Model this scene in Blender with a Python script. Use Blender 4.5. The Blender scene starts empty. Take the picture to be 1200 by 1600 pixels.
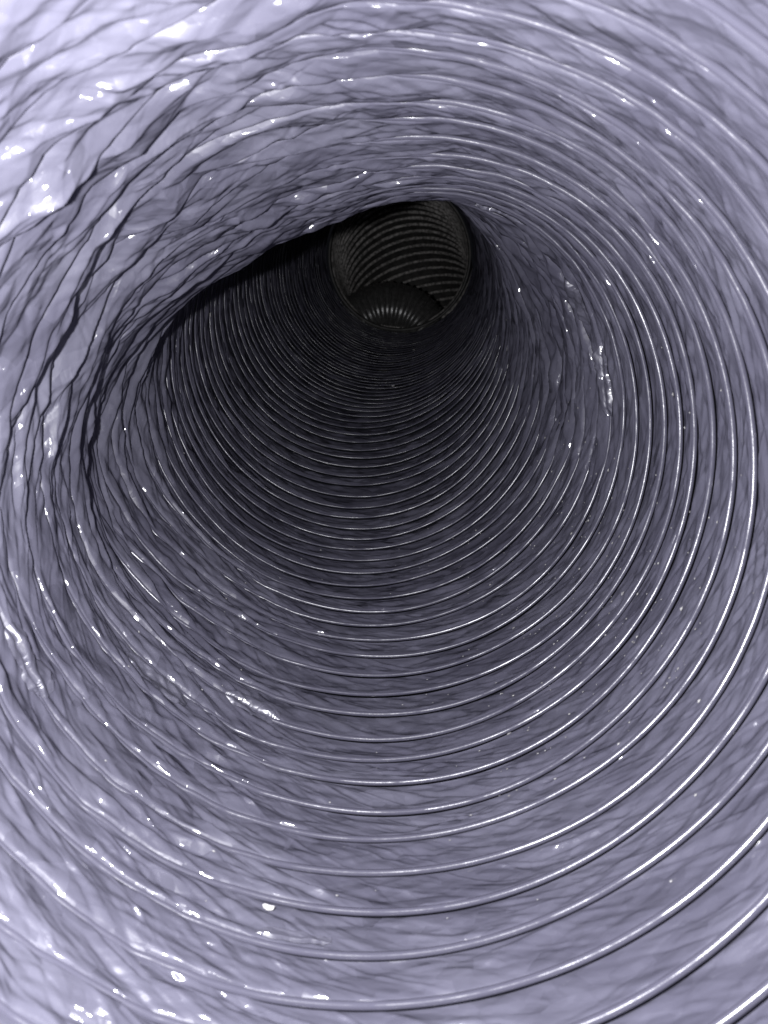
import bpy, math
import numpy as np
from mathutils import Vector

S = bpy.context.scene
R = 0.075                      # duct radius in metres
F = 1150.0 / 1600.0            # focal length / frame height

# ------------------------------------------------------------------ camera
cam_d = bpy.data.cameras.new("camera")
cam = bpy.data.objects.new("camera", cam_d)
S.collection.objects.link(cam)
cam.location = (0, 0, 0)
cam.rotation_euler = (math.radians(90), 0, 0)
cam_d.sensor_fit = 'VERTICAL'
cam_d.sensor_height = 36.0
cam_d.sensor_width = 27.0
cam_d.lens = 36.0 * F
cam_d.clip_start = 0.002
cam_d.clip_end = 50
cam_d.dof.use_dof = True
cam_d.dof.focus_distance = 0.27
cam_d.dof.aperture_fstop = 38.0
S.camera = cam

# ------------------------------------------------------------------ world (a dark room behind the phone)
W = bpy.data.worlds.new("World")
S.world = W
W.use_nodes = True
bg = W.node_tree.nodes["Background"]
bg.inputs[0].default_value = (0.75, 0.8, 1.0, 1)
bg.inputs[1].default_value = 0.004

# ------------------------------------------------------------------ phone flash, up and left of the lens
fl_d = bpy.data.lights.new("phone_flash", 'POINT')
fl_d.energy = 2.65
fl_d.color = (0.97, 0.97, 1.0)
fl_d.shadow_soft_size = 0.0016
fl = bpy.data.objects.new("phone_flash", fl_d)
fl.location = (-0.34 * R, 0.40 * R, 0.11 * R)
S.collection.objects.link(fl)

# ------------------------------------------------------------------ colour management
S.view_settings.view_transform = 'Standard'
S.view_settings.look = 'None'
S.view_settings.exposure = 0.0
S.view_settings.gamma = 1.0
S.render.engine = 'CYCLES'
S.cycles.max_bounces = 8
S.cycles.diffuse_bounces = 3
S.cycles.glossy_bounces = 4
S.cycles.use_denoising = True
S.cycles.sample_clamp_indirect = 3.0

rng = np.random.default_rng(11)
TAU = 2 * math.pi


# ------------------------------------------------------------------ helpers
def sstep(a, b, x):
    t = np.clip((x - a) / (b - a), 0, 1)
    return t * t * (3 - 2 * t)


def gauss(x, c, w):
    return np.exp(-((x - c) / w) ** 2)


def adiff(phi, deg):
    """signed angle between phi and deg, in degrees"""
    return (np.degrees(phi) - deg + 180.0) % 360.0 - 180.0


def hsh(i, j, seed):
    x = (i.astype(np.int64) * 374761393 + j.astype(np.int64) * 668265263 + seed * 974634777) & 0xFFFFFFFF
    x = ((x ^ (x >> 13)) * 1274126177) & 0xFFFFFFFF
    x = ((x ^ (x >> 16)) * 2246822519) & 0xFFFFFFFF
    x = x ^ (x >> 15)
    return (x & 0xFFFFFF) / float(0xFFFFFF)


def facets(phi, y, m, n, c, seed, warp=0.25):
    """piecewise flat, sharply creased height field, periodic in phi; 0..1"""
    q1, q2 = max(1, m // 7), max(2, m // 4)
    w1 = np.sin(q1 * phi + 0.21 * n * y + seed) + np.sin(q2 * phi - 0.47 * n * y + 2.1 * seed)
    w2 = np.sin((q1 + 1) * phi - 0.31 * n * y + 1.3 * seed) + np.sin((q2 + 1) * phi + 0.53 * n * y + seed)
    a = m * phi / TAU + warp * w1
    b = n * y + c * phi / TAU + warp * w2
    i = np.floor(a); j = np.floor(b)
    fa = a - i; fb = b - j

    def h(ii, jj):
        wr = np.floor(ii / m)
        return hsh(ii - wr * m, jj - wr * c, seed)
    h00, h10, h01, h11 = h(i, j), h(i + 1, j), h(i, j + 1), h(i + 1, j + 1)
    wr = np.floor(i / m)
    flip = hsh(i - wr * m, j - wr * c, seed + 77) > 0.5
    A = np.where(fa > fb, h00 + fa * (h10 - h00) + fb * (h11 - h10), h00 + fb * (h01 - h00) + fa * (h11 - h01))
    fc = 1 - fa
    B = np.where(fc > fb, h10 + fc * (h00 - h10) + fb * (h01 - h00), h10 + fb * (h11 - h10) + fc * (h01 - h11))
    return np.where(flip, B, A)


def curve(ks, vs):
    """smooth (Hermite) interpolation through a table"""
    ks = np.array(ks, float); vs = np.array(vs, float)
    d = np.gradient(vs, ks)

    def f(x):
        x = np.asarray(x, float)
        xc = np.clip(x, ks[0], ks[-1])
        i = np.clip(np.searchsorted(ks, xc) - 1, 0, len(ks) - 2)
        h = ks[i + 1] - ks[i]; t = (xc - ks[i]) / h
        r = ((2 * t**3 - 3 * t**2 + 1) * vs[i] + (t**3 - 2 * t**2 + t) * h * d[i]
             + (-2 * t**3 + 3 * t**2) * vs[i + 1] + (t**3 - t**2) * h * d[i + 1])
        return r + np.where(x > xc, (x - xc) * d[-1], 0) + np.where(x < xc, (x - xc) * d[0], 0)
    return f


def grid_mesh(name, P, material, parent=None, normals=None, attr=None, close_u=False):
    """P: (nu, nv, 3) array of points -> one mesh object"""
    nu, nv = P.shape[:2]
    me = bpy.data.meshes.new(name)
    iu = np.arange(nu if close_u else nu - 1); iv = np.arange(nv - 1)
    I, J = np.meshgrid(iu, iv, indexing='ij')
    I2 = (I + 1) % nu
    q = np.stack([I * nv + J, I2 * nv + J, I2 * nv + J + 1, I * nv + J + 1], -1).reshape(-1, 4)
    me.vertices.add(nu * nv)
    me.vertices.foreach_set("co", P.reshape(-1).astype(np.float32))
    me.loops.add(q.size)
    me.loops.foreach_set("vertex_index", q.reshape(-1).astype(np.int32))
    me.polygons.add(len(q))
    me.polygons.foreach_set("loop_start", np.arange(0, q.size, 4, dtype=np.int32))
    me.update(calc_edges=True)
    me.polygons.foreach_set("use_smooth", np.ones(len(q), bool))
    if attr is not None:
        a = me.attributes.new("film_co", 'FLOAT_VECTOR', 'POINT')
        a.data.foreach_set("vector", attr.reshape(-1).astype(np.float32))
    me.materials.append(material)
    if normals is not None:
        me.normals_split_custom_set_from_vertices(normals.reshape(-1, 3).astype(np.float32).tolist())
    o = bpy.data.objects.new(name, me)
    S.collection.objects.link(o)
    o.parent = parent
    return o


def frame(Pts):
    """tangent frame along an open polyline (n,3)"""
    T = np.gradient(Pts, axis=0)
    T /= np.linalg.norm(T, axis=1, keepdims=True)
    return T


def tube(name, Pts, N, B, rad, sides, material, parent=None):
    a = np.linspace(0, TAU, sides, endpoint=False)
    P = Pts[:, None, :] + rad * (np.cos(a)[None, :, None] * N[:, None, :] + np.sin(a)[None, :, None] * B[:, None, :])
    P = np.transpose(P, (1, 0, 2))
    return grid_mesh(name, P, material, parent, close_u=True)


def empty(name, loc, label, cat, group=None):
    o = bpy.data.objects.new(name, None)
    S.collection.objects.link(o)
    o.location = loc
    o.empty_display_size = 0.01
    o["label"] = label; o["category"] = cat
    if group:
        o["group"] = group
    return o


# ------------------------------------------------------------------ materials
def new_mat(name):
    m = bpy.data.materials.new(name)
    m.use_nodes = True
    return m, m.node_tree.nodes, m.node_tree.links, m.node_tree.nodes["Principled BSDF"]


def ramp(N, L, src, a, b, va, vb):
    r = N.new("ShaderNodeMapRange")
    r.inputs[1].default_value = a; r.inputs[2].default_value = b
    r.inputs[3].default_value = va; r.inputs[4].default_value = vb
    L.new(src, r.inputs[0])
    return r.outputs[0]


def film_material():
    m, N, L, b = new_mat("crinkled_film")
    at = N.new("ShaderNodeAttribute"); at.attribute_name = "film_co"

    def noise(scale, detail, rough, stretch, dist=0.0):
        mp = N.new("ShaderNodeMapping")
        mp.inputs['Scale'].default_value = stretch
        L.new(at.outputs['Vector'], mp.inputs['Vector'])
        n = N.new("ShaderNodeTexNoise")
        n.inputs['Scale'].default_value = scale
        n.inputs['Detail'].default_value = detail
        n.inputs['Roughness'].default_value = rough
        n.inputs['Distortion'].default_value = dist
        L.new(mp.outputs[0], n.inputs['Vector'])
        return n.outputs['Fac']
    # creases: cells pulled out along the wire direction
    mp = N.new("ShaderNodeMapping"); mp.inputs['Scale'].default_value = (1, 1, 2.0)
    L.new(at.outputs['Vector'], mp.inputs['Vector'])
    vo = N.new("ShaderNodeTexVoronoi"); vo.feature = 'F1'
    vo.inputs['Scale'].default_value = 0.55
    L.new(mp.outputs[0], vo.inputs['Vector'])
    vo2 = N.new("ShaderNodeTexVoronoi"); vo2.feature = 'F1'
    vo2.inputs['Scale'].default_value = 1.7
    L.new(mp.outputs[0], vo2.inputs['Vector'])
    w = noise(0.8, 5, 0.55, (1, 1, 2.4), 0.8)
    add = N.new("ShaderNodeMath"); add.operation = 'MULTIPLY_ADD'
    L.new(vo2.outputs['Distance'], add.inputs[0]); add.inputs[1].default_value = 0.35
    L.new(vo.outputs['Distance'], add.inputs[2])
    add2 = N.new("ShaderNodeMath"); add2.operation = 'MULTIPLY_ADD'
    L.new(w, add2.inputs[0]); add2.inputs[1].default_value = 1.1
    L.new(add.outputs[0], add2.inputs[2])
    bp = N.new("ShaderNodeBump")
    bp.inputs['Strength'].default_value = 0.22
    bp.inputs['Distance'].default_value = 0.0007
    L.new(add2.outputs[0], bp.inputs['Height'])
    # dusty haze in the film colour and sheen
    d = noise(0.35, 4, 0.6, (1, 1, 1), 0.3)
    mix = N.new("ShaderNodeMix"); mix.data_type = 'RGBA'
    mix.inputs[6].default_value = (0.063, 0.061, 0.084, 1)
    mix.inputs[7].default_value = (0.090, 0.088, 0.116, 1)
    L.new(ramp(N, L, d, 0.35, 0.7, 0, 1), mix.inputs[0])
    # matt body with a weak, even gloss: creased film, so no mirror at grazing angles
    def tilted(src, cells, stretch, amount, seed):
        """the normal tipped by one random amount per little flat facet of the crumpled film"""
        mp_ = N.new("ShaderNodeMapping"); mp_.inputs['Scale'].default_value = stretch
        mp_.inputs['Location'].default_value = (seed, seed * .7, seed * 1.3)
        L.new(at.outputs['Vector'], mp_.inputs['Vector'])
        v_ = N.new("ShaderNodeTexVoronoi"); v_.feature = 'F1'; v_.inputs['Scale'].default_value = cells
        v_.inputs['Randomness'].default_value = 1.0
        L.new(mp_.outputs[0], v_.inputs['Vector'])
        a_ = N.new("ShaderNodeVectorMath"); a_.operation = 'SUBTRACT'; a_.inputs[1].default_value = (.5, .5, .5)
        L.new(v_.outputs['Color'], a_.inputs[0])
        b_ = N.new("ShaderNodeVectorMath"); b_.operation = 'MULTIPLY_ADD'
        b_.inputs[1].default_value = (amount,) * 3
        L.new(a_.outputs[0], b_.inputs[0]); L.new(src, b_.inputs[2])
        c_ = N.new("ShaderNodeVectorMath"); c_.operation = 'NORMALIZE'
        L.new(b_.outputs[0], c_.inputs[0])
        return c_.outputs[0]
    nb = tilted(bp.outputs[0], 1.15, (1, 1, 2.4), 0.30, 3.1)
    nb = tilted(nb, 2.9, (1, 1, 2.0), 0.20, 8.7)
    ng = tilted(nb, 3.2, (1, 1, 2.6), 0.62, 5.3)
    df = N.new("ShaderNodeBsdfDiffuse"); L.new(mix.outputs[2], df.inputs['Color']); L.new(nb, df.inputs['Normal'])
    g1 = N.new("ShaderNodeBsdfGlossy"); g1.inputs['Color'].default_value = (1, 1, 1, 1)
    L.new(ramp(N, L, d, 0.3, 0.7, 0.34, 0.46), g1.inputs['Roughness']); L.new(nb, g1.inputs['Normal'])
    g2 = N.new("ShaderNodeBsdfGlossy"); g2.inputs['Roughness'].default_value = 0.13; L.new(ng, g2.inputs['Normal'])
    m1 = N.new("ShaderNodeMixShader"); m1.inputs[0].default_value = 0.012
    L.new(df.outputs[0], m1.inputs[1]); L.new(g1.outputs[0], m1.inputs[2])
    m2 = N.new("ShaderNodeMixShader"); m2.inputs[0].default_value = 0.032
    L.new(m1.outputs[0], m2.inputs[1]); L.new(g2.outputs[0], m2.inputs[2])
    L.new(m2.outputs[0], N["Material Output"].inputs['Surface'])
    N.remove(b)
    return m


def wire_material():
    m, N, L, b = new_mat("film_wrapped_wire")
    tc = N.new("ShaderNodeTexCoord")
    n = N.new("ShaderNodeTexNoise"); n.inputs['Scale'].default_value = 420; n.inputs['Detail'].default_value = 3
    L.new(tc.outputs['Object'], n.inputs['Vector'])
    bp = N.new("ShaderNodeBump"); bp.inputs['Strength'].default_value = 0.3; bp.inputs['Distance'].default_value = 0.0002
    L.new(n.outputs['Fac'], bp.inputs['Height'])
    df = N.new("ShaderNodeBsdfDiffuse"); df.inputs['Color'].default_value = (0.066, 0.064, 0.087, 1)
    g = N.new("ShaderNodeBsdfGlossy"); g.inputs['Roughness'].default_value = 0.24
    L.new(bp.outputs[0], df.inputs['Normal']); L.new(bp.outputs[0], g.inputs['Normal'])
    ms = N.new("ShaderNodeMixShader"); L.new(df.outputs[0], ms.inputs[1]); L.new(g.outputs[0], ms.inputs[2])
    n2 = N.new("ShaderNodeTexNoise"); n2.inputs['Scale'].default_value = 130; n2.inputs['Detail'].default_value = 4
    L.new(tc.outputs['Object'], n2.inputs['Vector'])
    L.new(ramp(N, L, n2.outputs['Fac'], 0.38, 0.68, 0.006, 0.085), ms.inputs[0])
    L.new(ms.outputs[0], N["Material Output"].inputs['Surface']); N.remove(b)
    return m


def grey_material(name, c0, c1, rough, scale, spec=0.5):
    m, N, L, b = new_mat(name)
    tc = N.new("ShaderNodeTexCoord")
    n = N.new("ShaderNodeTexNoise"); n.inputs['Scale'].default_value = scale; n.inputs['Detail'].default_value = 5
    L.new(tc.outputs['Object'], n.inputs['Vector'])
    mix = N.new("ShaderNodeMix"); mix.data_type = 'RGBA'
    mix.inputs[6].default_value = (*c0, 1); mix.inputs[7].default_value = (*c1, 1)
    L.new(ramp(N, L, n.outputs['Fac'], 0.4, 0.62, 0, 1), mix.inputs[0])
    L.new(mix.outputs[2], b.inputs['Base Color'])
    bp = N.new("ShaderNodeBump"); bp.inputs['Strength'].default_value = 0.4; bp.inputs['Distance'].default_value = 0.0006
    L.new(n.outputs['Fac'], bp.inputs['Height']); L.new(bp.outputs[0], b.inputs['Normal'])
    b.inputs['Roughness'].default_value = rough
    b.inputs['Specular IOR Level'].default_value = spec
    return m


FILM = film_material()
WIRE = wire_material()

# ------------------------------------------------------------------ the run of the duct
# one row per few turns of the wire: how far the turn's centre lies to the side,
# ahead and up (in duct radii), and how far its plane leans back (radians)
RUN = np.array([
    (-18, 0.00, -0.328, -0.34, 0.05), (-4, 0.0, 1.443, -0.028, 0.098), (-2, 0.0, 1.696, 0.016, 0.110), (0, -0.005, 1.949, 0.071, 0.121),
    (2, -0.008, 2.202, 0.133, 0.136), (4, -0.011, 2.455, 0.197, 0.147), (6, -0.016, 2.708, 0.270, 0.169),
    (8, -0.031, 2.961, 0.357, 0.188), (10, -0.053, 3.214, 0.453, 0.201), (12, -0.084, 3.467, 0.550, 0.209),
    (15, -0.125, 3.847, 0.712, 0.228), (19, -0.164, 4.353, 0.947, 0.256), (22, -0.168, 4.732, 1.152, 0.264),
    (25, -0.160, 5.112, 1.362, 0.265), (28, -0.140, 5.491, 1.575, 0.260), (31, -0.115, 5.870, 1.765, 0.248),
    (36, -0.070, 6.503, 2.040, 0.235), (42, -0.018, 7.262, 2.350, 0.222), (50, 0.072, 8.274, 2.778, 0.213), (64, 0.218, 10.045, 3.475, 0.212)])
CXf, CYf, CZf, CAf = (curve(RUN[:, 0], RUN[:, i]) for i in (1, 2, 3, 4))
K0, K1 = -18, 64
PHI0 = math.radians(100)
PITCH = 0.127 * R


def slack(phi, y):
    """1 where the film hangs loose between the turns (upper left), 0 where it is taut"""
    near = 0.12 + 0.88 * (1 - sstep(9, 17, y))
    ul = np.exp(-(np.abs(adiff(phi, 145)) / 62.0) ** 4) * near
    ll = np.exp(-(np.abs(adiff(phi, 225)) / 30.0) ** 4) * 0.45 * near
    tp = np.exp(-(np.abs(adiff(phi, 62)) / 45.0) ** 4) * 0.22 * near
    rt = np.exp(-(np.abs(adiff(phi, 22)) / 42.0) ** 4) * sstep(6, 13, y) * (1 - 0.55 * sstep(12, 24, y)) * (1 - sstep(48, 62, y)) * 0.8
    return np.clip(np.maximum(np.maximum(ul, ll), np.maximum(tp, rt)) + 0.03 + 0.10 * sstep(8, 24, y), 0, 1)


def ring_radius(phi, y):
    """cross-section: a sagging fold at the upper left, a bulge to its left"""
    up = np.where(y < 10.5, sstep(-1.0, 10.5, y) ** 0.8, 1 - sstep(10.5, 14.5, y))
    dent = 0.19 * np.exp(-(np.abs(adiff(phi, 116)) / 36.0) ** 2.4) * up
    dent = dent + 0.05 * np.exp(-(np.abs(adiff(phi, 75)) / 25.0) ** 2) * up
    bul = 0.105 * gauss(adiff(phi, 188), 0, 26) * gauss(y, 8.0, 4.2)
    wob = 0.006 * np.sin(2 * phi + 0.23 * y) + 0.004 * np.sin(3 * phi - 0.4 * y + 1)
    wob = wob * sstep(-2, 6, y)
    return R * (1 - dent + bul + wob)


def duct_point(phi, y, inward=0.0, axial=0.0):
    """phi: angle round the duct, y: turns along it; inward in metres, axial in turns"""
    t = y + axial - 0.5
    a = CAf(t)
    r = ring_radius(phi, y) - inward
    c, s = np.cos(phi) * r, np.sin(phi) * r
    return np.stack([CXf(t) * R + c, CYf(t) * R - s * np.sin(a), CZf(t) * R + s * np.cos(a)], -1)


def film_shape(phi, y, v):
    """how far the film stands in from the cylinder (metres) and slides along it (turns)"""
    L = slack(phi, y)
    fold = lambda h: np.abs(2 * h - 1) - 0.5
    f1 = facets(phi, y, 13, 0.75, 5, 3) - 0.5
    f2 = fold(facets(phi, y, 17, 1.5, 14, 8))
    f3 = facets(phi, y, 19, 2.1, -24, 15) - 0.5
    f4 = fold(facets(phi, y, 37, 3.3, 52, 21))
    f5 = facets(phi, y, 97, 8.3, 140, 27) - 0.5
    f6 = facets(phi, y, 31, 4.6, -66, 61) - 0.5
    env = np.sqrt(np.clip(4 * v * (1 - v), 0, 1))
    env = env + (1 - env) * np.clip(L * 1.1 - 0.1, 0, 0.8)
    calm = 1 - 0.62 * sstep(4, 10, y) * np.exp(-(np.abs(adiff(phi, 118)) / 45.0) ** 4)
    big = (0.25 + 0.75 * L) * env * calm
    fine = (0.80 - 0.12 * L) * env
    rough = big * (2.3e-3 * f1 * L + (2.9e-3 + 0.7e-3 * L) * f2 + 2.0e-3 * f3) + fine * (0.95e-3 * f4 + 0.75e-3 * f6 + 0.42e-3 * f5)
    # thin sharp creases: raised and sunk lines
    line = lambda h, w: np.clip(1 - np.abs(2 * h - 1) / w, 0, 1)
    c1 = line(facets(phi, y, 14, 1.1, 9, 201, 0.1), 0.11); c2 = line(facets(phi, y, 17, 1.4, -17, 202, 0.1), 0.12)
    c3 = line(facets(phi, y, 23, 2.4, 45, 203, 0.12), 0.18)
    rough = rough + env * calm * ((0.08 + 0.38 * L) * 1e-3 * (c1 - 0.4 * c2) + (0.24 - 0.16 * L) * 1e-3 * c3)
    # taut film: leaves the crown of one turn of wire, sinks, and is tucked under the next turn
    sag = 0.78 + 0.36 * facets(phi, y, 11, 0.8, 6, 301, 0.15)
    taut = PITCH * (0.042 * (v / 0.13) * np.exp(1 - v / 0.13) - (0.138 + 0.05 * sstep(10, 26, y)) * sag * (0.50 * v + 0.50 * v ** 1.8))
    # loose film: each strip leans into the duct and folds back behind its far edge, some with a pinched fold along the middle
    vm = 0.5 + 0.5 * (facets(phi, y, 11, 0.0, 3, 71) - 0.5)
    pinch = np.clip(1 - np.abs(v - vm) / 0.13, 0, 1) * np.clip(3.2 * (facets(phi, y, 9, 0.6, 4, 83) - 0.45), 0, 1)
    lean = np.where(v < 0.91, (v / 0.91) ** 0.8, np.clip((1 - v) / 0.09, 0, 1) ** 0.7)
    pillow = (4 * v * (1 - v)) ** 0.33
    core = 0.62 * np.exp(-(np.abs(adiff(phi, 148)) / 44.0) ** 4) * (1 - sstep(6, 12, y))
    loose = PITCH * (0.25 + 0.17 * f1) * (core * lean + (1 - core) * pillow) * (1 - 0.5 * pinch)
    inward = rough + taut * (1 - L) + loose * L
    axial = L * (0.15 * (facets(phi, y, 19, 0.7, 7, 31) - 0.5) + 0.06 * (facets(phi, y, 47, 1.1, -11, 44) - 0.5))
    axial = axial + 0.05 * np.sin(3 * phi + 0.8 * y) + 0.04 * np.sin(5 * phi - 1.9 * y + 2) + 0.025 * np.sin(2.3 * y + 1) + 0.02 * np.sin(3.7 * y)
    return inward, axial


duct = empty("flexible_duct", (0, 0, 0), "grey crinkled film flexible duct ringed inside by a spiral wire", "duct")

for k in range(K0, K1):
    if k < -7: nu, nv = 300, 8
    elif k < 3: nu, nv = 1900, 34
    elif k < 12: nu, nv = 1300, 22
    elif k < 30: nu, nv = 700, 12
    else: nu, nv = 260, 7
    ph = PHI0 + TAU * np.arange(-1, nu + 2) / nu
    vv = np.linspace(0, 1, nv + 1)
    PH, V = np.meshgrid(ph, vv, indexing='ij')
    Y = k + (PH - PHI0) / TAU + V
    inw, axl = film_shape(PH, Y, V)
    P = duct_point(PH, Y, inw, axl)
    du = P[2:, :] - P[:-2, :]
    dv = np.gradient(P, axis=1)[1:-1]
    nrm = np.cross(du, dv)
    nrm /= np.linalg.norm(nrm, axis=-1, keepdims=True) + 1e-20
    P = P[1:-1]
    co = np.stack([np.cos(PH + 0.10 * Y) * 7.9, np.sin(PH + 0.10 * Y) * 7.9, Y], -1)[1:-1]
    # normals look into the duct
    cen = np.stack([CXf(Y - .5), CYf(Y - .5), CZf(Y - .5)], -1)[1:-1] * R
    sgn = np.sign(np.mean(np.sum(nrm * (cen - P), -1)))
    if sgn < 0:
        P = P[::-1]; nrm = -nrm[::-1]; co = co[::-1]
    grid_mesh("film_band", P, FILM, duct, nrm, co)

for k in range(K0, K1 + 1):
    if k < -8: nu, sd = 200, 5
    elif k < 12: nu, sd = 640, 8
    elif k < 30: nu, sd = 400, 6
    else: nu, sd = 220, 5
    ph = PHI0 + TAU * np.arange(-1, nu + 2) / nu
    if k == K1:
        ph = ph[:nu // 2]
    y = k + (ph - PHI0) / TAU
    inw, axl = film_shape(ph, y, np.zeros_like(ph))
    L = slack(ph, y)
    base = duct_point(ph, y, inw - (0.00015 if k < 12 else 0.0003) - 0.0004 * L, axl)
    T = frame(base)
    cen = np.stack([CXf(y - .5), CYf(y - .5), CZf(y - .5)], -1) * R
    Nn = cen - base
    Nn -= T * np.sum(Nn * T, 1, keepdims=True)
    Nn /= np.linalg.norm(Nn, axis=1, keepdims=True)
    tube("wire_turn", base[1:-1], Nn[1:-1], np.cross(T, Nn)[1:-1], 0.00070 if k < 6 else 0.00060 if k < 12 else 0.00048 if k < 22 else 0.00036, sd, WIRE, duct)

# shiny patches of crumpled sticky tape over the film (angle, turns, half-widths)
def on_film(phi, y, off):
    phi = np.where(phi < PHI0, phi + TAU, phi)
    v = np.mod(y - (phi - PHI0) / TAU, 1.0)
    inw, axl = film_shape(phi, y, v)
    return duct_point(phi, y, inw + off, axl)


def tape_material():
    m = FILM.copy(); m.name = "clear_tape"
    for n in m.node_tree.nodes:
        if n.type == 'MIX_SHADER':
            n.inputs[0].default_value = 0.10
    return m


TAPE = tape_material()
for i, (dg, yc, hw, hy) in enumerate([(27.5, 10.35, 7.0, 0.36), (8.0, 9.75, 8.5, 0.30), (58.0, 9.4, 6.5, 0.34),
                                      (243, 4.42, 6.0, 0.30), (224, 2.95, 7.0, 0.34), (258, -2.35, 5.0, 0.10), (205, -0.6, 6.0, 0.3)]):
    nu, nv = 90, 22
    a = np.linspace(-1, 1, nu); b = np.linspace(-1, 1, nv)
    A, B = np.meshgrid(a, b, indexing='ij')
    edge = 0.75 + 0.5 * facets(A * 3.0 + 3.2, B * 0 + i * 5.3, 13, 1.0, 0, 140 + i)
    PH = np.radians(dg + A * hw)
    Y = yc + B * hy * edge * np.clip(1.25 - A ** 2 * 0.75, 0.1, 1) + A * 0.10
    rim_ = np.clip(4 * np.minimum(1 - np.abs(A), 1 - np.abs(B)), 0, 1)
    cr = facets(PH + 9, Y, 53, 3.1, 67, 150 + i) + 0.5 * facets(PH + 9, Y, 117, 8.1, -171, 160 + i)
    P = on_film(PH, Y, 0.00018 + 0.00075 * cr * rim_ * (1.4 if yc > 8 else 0.9))
    co = np.stack([np.cos(PH) * 7.9, np.sin(PH) * 7.9, Y], -1)
    cen = np.array([CXf(yc), CYf(yc), CZf(yc)]) * R
    du = np.gradient(P, axis=0); dv = np.gradient(P, axis=1); nn = np.cross(du, dv)
    if np.mean(np.sum(nn * (cen - P), -1)) < 0:
        P = P[::-1]; co = co[::-1]
    grid_mesh("tape_patch", P, TAPE, duct, None, co)

# ------------------------------------------------------------------ the pipe that the duct is pushed onto
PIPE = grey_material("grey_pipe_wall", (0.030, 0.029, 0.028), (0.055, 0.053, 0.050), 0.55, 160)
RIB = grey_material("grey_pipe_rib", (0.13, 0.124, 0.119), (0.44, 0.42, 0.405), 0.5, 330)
HOSE = grey_material("dark_hose", (0.05, 0.049, 0.048), (0.09, 0.088, 0.086), 0.3, 300, 0.7)

tE = float(K1) - 0.6
aE = float(CAf(tE)); pE = np.array([CXf(tE), CYf(tE), CZf(tE)]) * R
PR = 0.955 * R                                    # pipe radius
fw = np.array([0.05, math.cos(0.36), math.sin(0.36)]); fw /= np.linalg.norm(fw)
dn = np.array([0.24, 0.0, -0.97]); dn -= fw * dn.dot(fw); dn /= np.linalg.norm(dn)
sd_ = np.cross(fw, dn)
RHO = 1.09 * PR                                   # bend radius
pipe = empty("corrugated_pipe", tuple(pE), "dark grey ribbed round pipe bending away at the far end of the duct", "pipe")


def pipe_frame(s):
    """point, tangent and the in-plane normal at arc length s past the mouth"""
    s0 = 0.10 * PR
    if s < s0:
        return pE + fw * s, fw, -dn
    an = (s - s0) / RHO
    c = pE + fw * s0 + dn * RHO
    p = c + RHO * (-dn * math.cos(an) + fw * math.sin(an))
    t = fw * math.cos(an) + dn * math.sin(an)
    n = -dn * math.cos(an) - fw * math.sin(an) * -1
    n = (p - c) / RHO
    return p, t, n


def rel(P):
    return P - pE


def ring_points(s, rad, nu):
    p, t, n = pipe_frame(s)
    b = np.cross(t, n)
    a = np.linspace(0, TAU, nu, endpoint=False)
    return p + rad * (np.cos(a)[:, None] * n + np.sin(a)[:, None] * b), p, t


ss = np.linspace(-0.12 * PR, 2.5 * PR, 60)
wall = np.stack([ring_points(s, PR, 96)[0] for s in ss], 1)
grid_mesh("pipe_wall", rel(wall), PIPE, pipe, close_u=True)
# rim: a rolled lip round the mouth
prof = [(-0.14, 1.0), (-0.15, 0.985), (-0.13, 0.965), (-0.09, 0.962), (-0.05, 0.97), (-0.03, 0.995)]
rim = np.stack([ring_points(s * PR, r * PR, 128)[0] for s, r in prof], 1)
grid_mesh("rim", rel(rim), PIPE, pipe, close_u=True)
for i in range(30):
    s = (0.06 + i * 0.078) * PR
    nu = 110
    pts, p, t = ring_points(s, 0.985 * PR, nu)
    rad_dir = (pts - p); rad_dir /= np.linalg.norm(rad_dir, axis=1, keepdims=True)
    a = np.linspace(0, TAU, 8, endpoint=False)
    jit = 1 + 0.35 * (facets(np.linspace(0, TAU, nu, endpoint=False), np.full(nu, i * 1.37), 61, 1.0, 0, 90 + i) - 0.5)
    rr = 0.024 * PR * jit
    P = pts[:, None, :] + rr[:, None, None] * (np.cos(a)[None, :, None] * rad_dir[:, None, :] * 1.1 + np.sin(a)[None, :, None] * t)
    P = np.concatenate([P, P[:, :1]], 1)
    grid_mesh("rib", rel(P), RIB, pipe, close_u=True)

# ------------------------------------------------------------------ ribbed hose arching across inside the pipe mouth
up = -dn
ha = np.array([1.0, 0.0, -0.10]); ha /= np.linalg.norm(ha)
hu = np.cross(ha, fw); hu /= np.linalg.norm(hu)
if hu[2] < 0: hu = -hu
hc = pE + fw * 0.42 * PR
KX = [-0.74, -0.70, -0.56, -0.30, -0.02, 0.28, 0.48, 0.58, 0.62]
KZ = [-2.0, -1.40, -1.05, -0.83, -0.77, -0.86, -1.10, -1.45, -2.0]
u = np.arange(9.0)
fx, fz = curve(u, KX), curve(u, KZ)
uu = np.linspace(0, 8, 220)
hp = hc + PR * (fx(uu)[:, None] * ha + fz(uu)[:, None] * hu)
arc = np.concatenate([[0], np.cumsum(np.linalg.norm(np.diff(hp, axis=0), axis=1))])
hose = empty("ribbed_hose", tuple(hc), "small dark ribbed hose arching up inside the bottom of the far pipe mouth", "hose")
T = frame(hp); Bn = np.tile(fw, (len(hp), 1)); Bn -= T * np.sum(Bn * T, 1, keepdims=True)
Bn /= np.linalg.norm(Bn, axis=1, keepdims=True); Nn = np.cross(Bn, T)
tube("hose_wall", hp - hc, Nn, Bn, 0.40 * PR, 48, HOSE, hose)
step = 0.062 * PR
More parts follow.
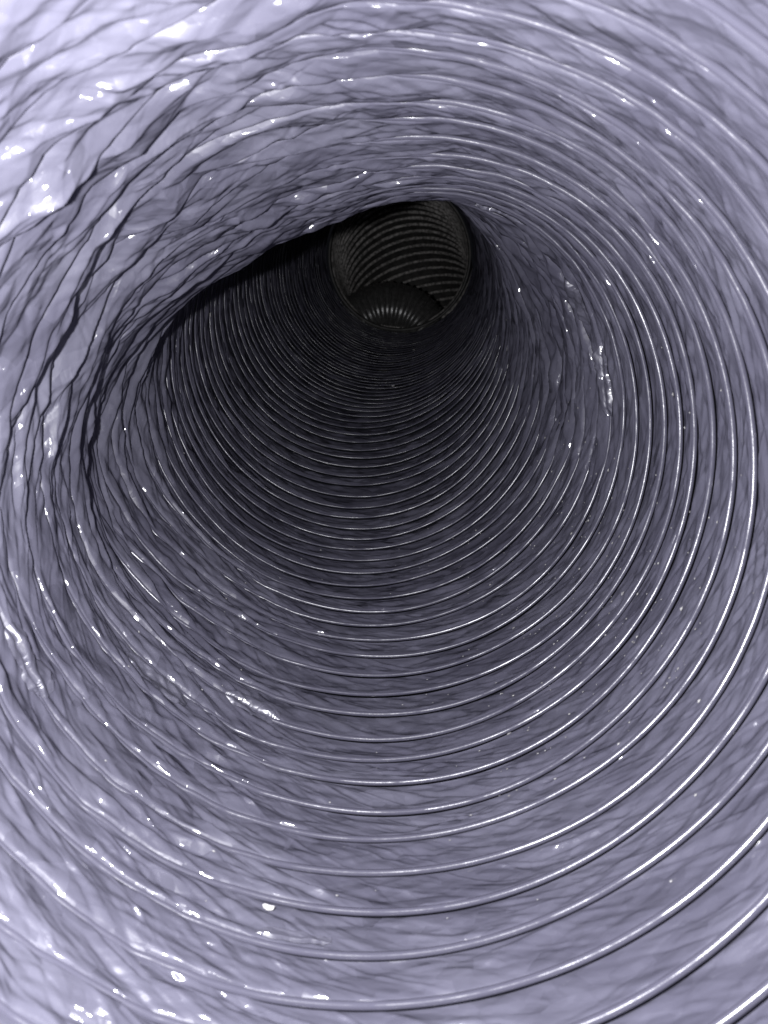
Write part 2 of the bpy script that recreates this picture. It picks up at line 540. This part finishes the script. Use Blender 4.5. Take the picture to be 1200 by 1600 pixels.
for s in np.arange(step, arc[-1], step):
    i = int(np.searchsorted(arc, s)); i = min(i, len(hp) - 1)
    a = np.linspace(0, TAU, 48, endpoint=False); b = np.linspace(0, TAU, 9)
    rd = np.cos(a)[:, None] * Nn[i] + np.sin(a)[:, None] * Bn[i]
    P = hp[i] + 0.402 * PR * rd[:, None, :] + 0.021 * PR * (np.cos(b)[None, :, None] * rd[:, None, :] + np.sin(b)[None, :, None] * T[i])
    grid_mesh("hose_rib", P - hc, HOSE, hose, close_u=True)

# ------------------------------------------------------------------ flakes and dust lying on the film
FLAKE = grey_material("pale_flake", (0.36, 0.35, 0.35), (0.48, 0.47, 0.46), 0.7, 700)


def film_basis(phi, y):
    e = 0.004
    p = on_film(np.array(phi), np.array(y), 0.0)
    a = on_film(np.array(phi + e), np.array(y), 0.0) - p
    c = np.array([CXf(y - .5), CYf(y - .5), CZf(y - .5)]) * R
    n = c - p; n /= np.linalg.norm(n)
    a -= n * a.dot(n); a /= np.linalg.norm(a)
    return p, a, np.cross(n, a), n


def flake_mesh(name, p, a, b, n, la, lb, th, seed, mat):
    """an irregular chip: bent top, bevelled rim"""
    g = np.random.default_rng(seed)
    k = 11
    ang = np.linspace(0, TAU, k, endpoint=False) + g.uniform(-.2, .2, k)
    rad = g.uniform(0.62, 1.0, k)
    verts, faces = [], []
    for lvl, sc in ((0.0, 0.94), (0.6, 1.0), (1.0, 0.86)):
        for t, r in zip(ang, rad):
            verts.append(a * la * math.cos(t) * r * sc + b * lb * math.sin(t) * r * sc + n * th * (lvl + 0.5 * math.cos(2 * t)))
    for l in range(2):
        for q in range(k):
            faces.append((l * k + q, l * k + (q + 1) % k, (l + 1) * k + (q + 1) % k, (l + 1) * k + q))
    verts.append(n * th * 1.35); verts.append(n * -0.1 * th)
    for q in range(k):
        faces.append((2 * k + q, 2 * k + (q + 1) % k, 3 * k))
        faces.append((q, 3 * k + 1, (q + 1) % k))
    me = bpy.data.meshes.new(name)
    me.from_pydata([tuple(v) for v in verts], [], faces)
    me.materials.append(mat)
    o = bpy.data.objects.new(name, me); S.collection.objects.link(o)
    o.location = tuple(p)
    return o


for i, (dg, y, la, lb, lab) in enumerate([
        (254.0, -1.80, 0.00145, 0.0008, "largest white flake, lying between two wires near the bottom of the duct"),
        (176.5, 24.04, 0.0012, 0.0018, "pale fleck stuck on the dark left wall under the sagging fold"),
        (285.5, 51.6, 0.0012, 0.0010, "tiny pale fleck on the black floor just below the far pipe mouth"),
        (278.0, 38.6, 0.0012, 0.0009, "tiny pale fleck on a wire of the dark floor, lowest of those below the pipe")]):
    p, a, b, n = film_basis(math.radians(dg), y)
    o = flake_mesh("flake", p + n * 0.0004, a, b, n, la, lb, 0.0004, 40 + i, FLAKE)
    o["label"] = lab; o["category"] = "flake"; o["group"] = "pale flakes lying in the duct"

vs, fs = [], []
for i in range(340):
    dg = rng.normal(322, 20); y = rng.uniform(1.0, 15.0)
    if i > 230:
        dg = rng.uniform(200, 380); y = rng.uniform(-3, 26)
    p, a, b, n = film_basis(math.radians(dg), y)
    r = rng.uniform(0.00010, 0.00030) * (1 if rng.random() < 0.85 else 1.8)
    c = p + n * 0.0002
    k0 = len(vs)
    for t in range(5):
        q = r * rng.uniform(.6, 1.2)
        vs.append(tuple(c + a * q * math.cos(t * TAU / 5) * 1.4 + b * q * math.sin(t * TAU / 5)))
    vs.append(tuple(c + n * r * 0.8))
    vs.append(tuple(c - n * r * 0.4))
    for t in range(5):
        fs.append((k0 + t, k0 + (t + 1) % 5, k0 + 5)); fs.append((k0 + (t + 1) % 5, k0 + t, k0 + 6))
me = bpy.data.meshes.new("dust"); me.from_pydata(vs, [], fs)
me.materials.append(grey_material("dust", (0.14, 0.135, 0.14), (0.30, 0.295, 0.29), 0.8, 900))
o = bpy.data.objects.new("dust", me); S.collection.objects.link(o)
o["label"] = "pale specks of dust scattered over the lower right film"; o["category"] = "dust"; o["kind"] = "stuff"
